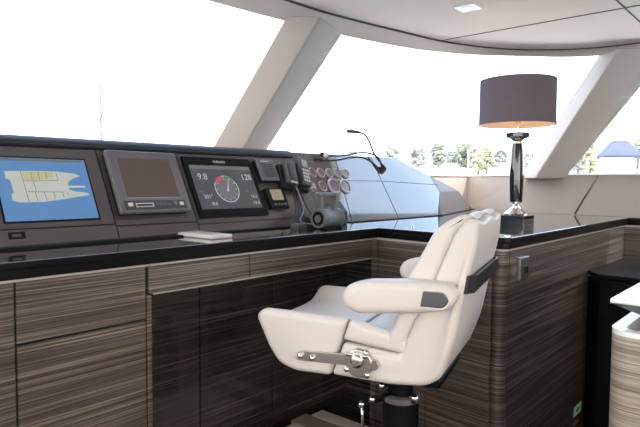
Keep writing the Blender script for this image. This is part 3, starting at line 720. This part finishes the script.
loft('back_cushion', [(-.02, .690), (-.066, .80), (-.087, .90), (-.172, 1.062), (-.205, 1.088), (-.255, 1.114), (-.290, 1.112), (-.238, 1.064), (-.171, .897), (-.129, .803), (-.082, .69)], HWD-.002, .018, M['leather'], CH,
     rad=[.03, .06, .06, .025, .03, .02, .012, .05, .06, .06, .01], taper=shell_t, top=lambda u, w, v: shell_top(u-.016*(1-min(1, abs(v)/.24)**2)*max(0, min(1, (u+.24)/.08)), w, v))
# dark tubes on both sides, standing for the shade in the seams
def seam(pts, v): 
    tube('seam_shade', [(u, v*shell_t(u, w), w-FZ) for u, w in pts], .0045, M['leather_seam'], CH, seg=6)
for s in (1, -1):
    seam([(.118, .690), (.03, .681), (-.076, .674), (-.128, .803), (-.170, .897), (-.237, 1.064), (-.28, 1.106)], s*(HWD-.001))
def arm(s):
    v0, v1 = (.255, .350) if s > 0 else (-.350, -.255)
    a = loft('armrest', [(.097, .855), (.080, .892), (.02, .910), (-.145, .922), (-.24, .918), (-.266, .880), (-.24, .842), (-.146, .824), (.04, .804), (.085, .822)], 0, .026, M['leather'], CH, rad=[.03, .03, .04, .1, .035, .05, .035, .1, .05, .035], v0=v0, v1=v1, ns=8)
    vv = s*.3485
    bm = bmesh.new(); pc = [(-.168, .897), (-.160, .851), (-.228, .851), (-.246, .876), (-.228, .899)]; rc = [.004, .004, .015, .02, .015]
    P = roundpoly(pc, rc); P2 = roundpoly(inset(pc, -.006), rc)
    add_prism(bm, [(p.x, vv-s*.006, p.y-FZ) for p in P2], [(p.x, vv+s*.001, p.y-FZ) for p in P2])
    c = finish('cap_rim', bm, M['leather'], a, local=True, bevel=.002)
    bm = bmesh.new(); add_prism(bm, [(p.x, vv-s*.004, p.y-FZ) for p in P], [(p.x, vv+s*.004, p.y-FZ) for p in P])
    c = finish('end_cap', bm, M['cap'], a, local=True, bevel=.002); c['label'] = 'polished steel end cap'
    tube('arm_strut', [(-.05, s*.265, .80-FZ), (.02, s*.262, .775-FZ), (.06, s*.255, .735-FZ)], .010, M['steel'], CH)
arm(1); arm(-1)
# bolster hinge on each side
for s in (1, -1):
    v = s*(HWD+.004)
    P = roundpoly([(.282, .636), (.282, .609), (.075, .620), (.0, .614), (-.012, .630), (-.005, .648), (.075, .656), (.268, .645)], [.014, .014, .02, .012, .012, .012, .02, .012])
    bm = bmesh.new(); add_prism(bm, [(p.x, v-s*.006, p.y-FZ) for p in P], [(p.x, v+s*.006, p.y-FZ) for p in P])
    h = finish('hinge_bar', bm, M['steel'], CH, local=True, bevel=.002)
    bm = bmesh.new(); add_lathe(bm, [(.047, 0), (.047, .010), (.04, .014)], (.056, v-s*.002, .631-FZ), 32, (0, s, 0)); finish('pivot_disc', bm, M['steel'], h, local=True, bevel=.002)
    bm = bmesh.new(); add_lathe(bm, [(.022, .01), (.022, .026), (.016, .03)], (.058, v, .642-FZ), 24, (0, s, 0)); finish('pivot_knob', bm, M['chrome'], h, local=True, smooth=True)
    for (u, w) in ((.266, .628), (.222, .627), (.096, .608), (.025, .598), (.03, .668)):
        bm = bmesh.new(); add_lathe(bm, [(.010, .004), (.010, .014), (.006, .018)], (u, v, w-FZ), 16, (0, s, 0)); finish('bolt', bm, M['chrome'], h, local=True, smooth=True)
    bm = bmesh.new(); add_box(bm, .02, .10, v+s*.012-.008, v+s*.012+.008, .652-FZ, .664-FZ); finish('latch', bm, M['chrome'], h, local=True, bevel=.003)
# dark grab strap across the back
bm = bmesh.new(); 
P0 = []
for k in range(17):
    v = -.264+.528*k/16; bow = .0 if abs(v) < .24 else (abs(v)-.24)*.8
    u = lambda w: -.281-(w-.885)*.16-.006+bow
    P0.append([(u(.882), v, .882-FZ), (u(.938), v, .938-FZ), (u(.938)-.008, v, .938-FZ), (u(.882)-.008, v, .882-FZ)])
rg = [[bm.verts.new(p) for p in q] for q in P0]
for A, B in zip(rg, rg[1:]):
    for i in range(4): bm.faces.new((A[i], A[(i+1) % 4], B[(i+1) % 4], B[i]))
bm.faces.new(rg[0][::-1]); bm.faces.new(rg[-1])
finish('grab_strap', bm, M['strap'], CH, local=True)
# mounting plate and pedestal
bm = bmesh.new(); add_box(bm, -.18, .10, -.17, .17, .545-FZ, .572-FZ); finish('mounting_plate', bm, M['gloss_black'], CH, local=True, bevel=.006)
def plathe(name, prof, m, c=(0, 0)):
    bm = bmesh.new(); add_lathe(bm, [(r, z-FZ) for r, z in prof], (c[0], c[1], 0), 36); o = finish(name, bm, m, CH, smooth=True, local=True)
    es = o.modifiers.new('split', 'EDGE_SPLIT'); es.split_angle = R(40); return o
plathe('post', [(.046, .40), (.046, .548)], M['grey'] if False else M['gloss_black'])
plathe('column', [(.066, FZ+.029), (.066, .432), (.060, .438)], M['gloss_black'])
plathe('collar', [(.068, .425), (.070, .432), (.070, .444), (.062, .448)], M['bezel'])
plathe('floor_flange', [(.14, FZ+.0095), (.14, FZ+.021), (.07, FZ+.039)], M['gloss_black'])
def knob(u, v, w, u2, v2, w2, drop):
    k = tube('adjust_lever', [(u, v, w-FZ), (u2, v2, w2-FZ)], .007, M['gloss_black'], CH, curve=False); 
    bm = bmesh.new(); bmesh.ops.create_icosphere(bm, subdivisions=2, radius=.014, matrix=Matrix.Translation((u2, v2, w2-FZ))); finish('knob', bm, M['chrome'], k, smooth=True, local=True)
    if drop:
        bm = bmesh.new(); add_tube(bm, [(u2, v2, w2-FZ), (u2-.008, v2, w2-.09-FZ)], .006, 8, False); finish('handle', bm, M['chrome'], k, smooth=True, local=True)
# meshes given in chair coordinates
_f = finish
def tube(name, pts, r, m, parent=None, seg=8, curve=True, n=8):
    bm = bmesh.new(); add_tube(bm, pts, r, seg, curve, n); return finish(name, bm, m, parent, smooth=True, local=True)
knob(.03, .04, .45, .075, .10, .445, False)
knob(.05, .05, .43, .115, .10, .42, True)
knob(.02, .05, .49, .045, .085, .495, False)
bm = bmesh.new(); add_lathe(bm, [(.016, 0), (.016, .02)], (-.062, .03, .45-FZ), 16, (0, 1, 0)); finish('collar_clamp', bm, M['chrome'], CH, smooth=True, local=True)
def tube(name, pts, r, m, parent=None, seg=8, curve=True, n=8):
    bm = bmesh.new(); add_tube(bm, pts, r, seg, curve, n); return finish(name, bm, m, parent, smooth=True)

# --- foot platform below the chair
t = thing('footrest', 'pale low footrest platform of staggered boards in the knee space', 'footrest', (1.72, 1.5, FZ))
FT = .12
box('frame', 1.42, 1.96, 1.30, 1.66, FZ, FT-.03, M['black'], t)
for a, b, y1, m in ((1.40, 1.80, 1.715, 'mat_pale'), (1.803, 1.905, 1.745, 'mat_brown'), (1.908, 1.988, 1.717, 'mat_pale')):
    box('board', a, b, 1.27, y1, FT-.03, FT, M[m], t, bevel=.004)

# --- fittings
t = thing('socket_plate', 'small grey power socket plate on the return cabinet side below the lamp', 'socket', (2.48, .955, .775))
box('plate', 2.432, 2.535, .949, .966, .776, .878, M['steel'], t, bevel=.003)
for x in (2.478, 2.506): box('socket', x, x+.012, .946, .949, .805, .835, M['black'], t)
t = thing('safety_sticker', 'small green escape sticker low on the return cabinet side', 'sticker', (3.38, .965, -.13))
box('backing', 3.315, 3.45, .9645, .966, -.125, -.068, M['green_sign'], t)
bm = bmesh.new()
add_prism(bm, [(x, .9638, z) for x, z in ((3.35, -.10), (3.385, -.112), (3.385, -.104), (3.42, -.10), (3.42, -.09), (3.385, -.094), (3.385, -.084))], [(x, .9645, z) for x, z in ((3.35, -.10), (3.385, -.112), (3.385, -.104), (3.42, -.10), (3.42, -.09), (3.385, -.094), (3.385, -.084))])
finish('pictogram', bm, M['grey'], t)
t = thing('panel_latch', 'tiny metal latch low on the return cabinet side beneath the sticker', 'latch', (3.35, .96, -.17))
box('plate', 3.307, 3.40, .958, .966, -.172, -.160, M['steel'], t, bevel=.002)
t = thing('ceiling_light', 'small square recessed downlight in the pale ceiling', 'light', (2.82, 1.42, 2.135))
box('frame', 2.765, 2.875, 1.365, 1.475, 2.143, 2.151, M['white'], t, bevel=.002)
box('lens', 2.79, 2.85, 1.39, 1.45, 2.140, 2.1435, M['downlight'], t)

# ================================================================== OUTSIDE
struct(box('sea', -250, 250, -250, 250, -4.2, -4.0, M['sea']))
def at(px, py, D):
    d = fw+cr*((px-320)/560)-cu*((py-213.5)/560); return EYE+d*D
struct(vprism('shore', [at(px_, 186, 67).xy for px_ in (250, 350, 450, 550, 650, 760)]+[at(px_, 186, 160).xy for px_ in (760, 650, 550, 450, 350, 250)], -4.1, 2.0, M['shore']))
def tree(px, ytop, ybot, wpx, D, m, label):
    a = at(px, ytop, D); b = at(px, ybot, D); h = a.z-b.z; w = wpx*D/560
    t = thing('tree', label, 'tree', (b.x, b.y, 2.0), 0, 'trees on the far shore')
    bm = bmesh.new(); add_tube(bm, [(b.x, b.y, 1.98), (b.x+.1, b.y, (b.z+a.z)/2)], max(.15, w*.04), 8, False); finish('trunk', bm, M['bark'], t)
    bm = bmesh.new(); rng = random.Random(int(px*7+D))
    for k in range(70):
        r = .07+rng.random()*.10; ang = rng.random()*6.28; rr = rng.random()**.5*.42
        q = rng.random(); zc = b.z+h*(.08+.84*q); rr *= (1-.55*abs(q-.45)*1.6)
        mt = Matrix.Translation((b.x+math.cos(ang)*rr*w, b.y+math.sin(ang)*rr*w, zc)) @ Matrix.Diagonal((r*w, r*w, r*w*.8, 1))
        bmesh.ops.create_icosphere(bm, subdivisions=1, radius=1, matrix=mt)
    for v in bm.verts: v.co += Vector((rng.uniform(-1, 1), rng.uniform(-1, 1), rng.uniform(-1, 1)))*.035*w
    finish('foliage', bm, m, t)
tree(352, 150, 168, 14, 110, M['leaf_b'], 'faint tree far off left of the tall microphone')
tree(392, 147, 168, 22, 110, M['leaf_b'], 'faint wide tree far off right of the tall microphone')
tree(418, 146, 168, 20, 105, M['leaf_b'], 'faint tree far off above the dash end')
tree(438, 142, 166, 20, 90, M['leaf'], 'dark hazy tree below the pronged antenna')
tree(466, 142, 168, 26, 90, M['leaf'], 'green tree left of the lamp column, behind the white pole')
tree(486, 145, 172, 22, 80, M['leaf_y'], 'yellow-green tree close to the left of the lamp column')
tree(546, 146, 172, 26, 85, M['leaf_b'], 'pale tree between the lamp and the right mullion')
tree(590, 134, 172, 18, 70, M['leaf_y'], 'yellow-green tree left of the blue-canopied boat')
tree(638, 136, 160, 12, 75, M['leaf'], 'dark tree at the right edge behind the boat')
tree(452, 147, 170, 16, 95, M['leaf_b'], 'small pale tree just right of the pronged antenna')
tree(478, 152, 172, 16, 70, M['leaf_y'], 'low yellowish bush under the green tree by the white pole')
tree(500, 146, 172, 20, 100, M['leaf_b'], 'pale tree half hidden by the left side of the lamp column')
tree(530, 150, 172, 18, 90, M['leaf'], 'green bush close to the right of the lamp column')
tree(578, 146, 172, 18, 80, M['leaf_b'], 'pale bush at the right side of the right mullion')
def boat(px, ydeck, wpx, D, label, canopy):
    c = at(px, ydeck, D); w = wpx*D/560; ang = th-math.pi/2
    t = thing('moored_boat', label, 'boat', (c.x, c.y, -4.05), ang)
    zd = c.z+4.05
    bm = bmesh.new(); P = [(-.5, -.12), (.38, -.12), (.52, 0), (.38, .12), (-.5, .12)]
    add_prism(bm, [(x*w*.85, y*w, 0) for x, y in P], [(x*w, y*w, zd) for x, y in P]); finish('hull', bm, M['hull'], t, local=True)
    bm = bmesh.new(); add_prism(bm, [(-.3*w, -.09*w, zd), (.22*w, -.09*w, zd), (.22*w, .09*w, zd), (-.3*w, .09*w, zd)], [(-.26*w, -.07*w, zd+.12*w), (.1*w, -.07*w, zd+.12*w), (.1*w, .07*w, zd+.12*w), (-.26*w, .07*w, zd+.12*w)]); finish('cabin', bm, M['hull'], t, local=True)
    if canopy:
        z0 = zd+.26*w
        bm = bmesh.new(); add_prism(bm, [(-.5*w, -.2*w, z0), (.5*w, -.2*w, z0), (.5*w, .2*w, z0), (-.5*w, .2*w, z0)], [(-.22*w, -.1*w, z0+.36*w), (.16*w, -.1*w, z0+.36*w), (.16*w, .1*w, z0+.36*w), (-.22*w, .1*w, z0+.36*w)])
        finish('canopy', bm, M['canvas'], t, local=True, bevel=.05*w)
        bm = bmesh.new(); add_box(bm, -.2*w, .2*w, -.1*w, .1*w, z0+.36*w, z0+.42*w); finish('hardtop', bm, M['hull'], t, local=True)
        for sx_ in (-.42, .42):
            for sy_ in (-.16, .16):
                bm = bmesh.new(); add_tube(bm, [(sx_*w, sy_*w*.6, zd), (sx_*w, sy_*w, z0+.02)], .012*w, 6, False); finish('canopy_post', bm, M['mast'], t, local=True)
boat(620, 169, 44, 40, 'white moored boat under a blue canvas canopy seen through the right window', True)
boat(512, 168, 44, 54, 'white moored boat behind the lamp column', False)
boat(452, 168, 36, 58, 'white moored boat behind the dash end', False)
def pole(name, label, cat, px, y0, y1, D, r, m, extra=None):
    a, b = at(px, y0, D), at(px, y1, D)
    t = thing(name, label, cat, (b.x, b.y, -4.0))
    tube('pole', [(b.x, b.y, -4.0), (b.x, b.y, a.z)], r, m, t, curve=False)
    if extra:
        for (p, q) in extra: tube('arm', [at(*p, D), at(*q, D)], r*.6, m, t, curve=False)
pole('antenna_mast', 'thin antenna mast far off beyond the left window', 'mast', 101, 84, 118, 45, .10, M['mast'])
pole('crane_mast', 'pronged thin antenna frame left of the lamp shade', 'mast', 447, 140, 168, 50, .05, M['mast'], [((447, 140), (451, 118)), ((451, 118), (456, 132)), ((456, 132), (451, 144)), ((447, 140), (451, 146)), ((451, 118), (451, 113))])
pole('flag_pole', 'white pole behind the chair back beyond the window', 'pole', 468, 149, 170, 45, .07, M['hull'])
def stay(label, p, q, D):
    a, b = at(*p, D), at(*q, D); tag(tube('rigging_wire', [a, b], .007, M['rope'], None, curve=False), label, 'wire', 'rigging wires outside the left window')
stay('rigging wire outside the left window, leftmost of the three', (79, -20), (34, 124), 7)
stay('rigging wire outside the left window, middle of the three', (154, -12), (96, 130), 7.5)
stay('rigging wire outside the left window, nearest the grey mullion', (216, -14), (190, 52), 7.5)
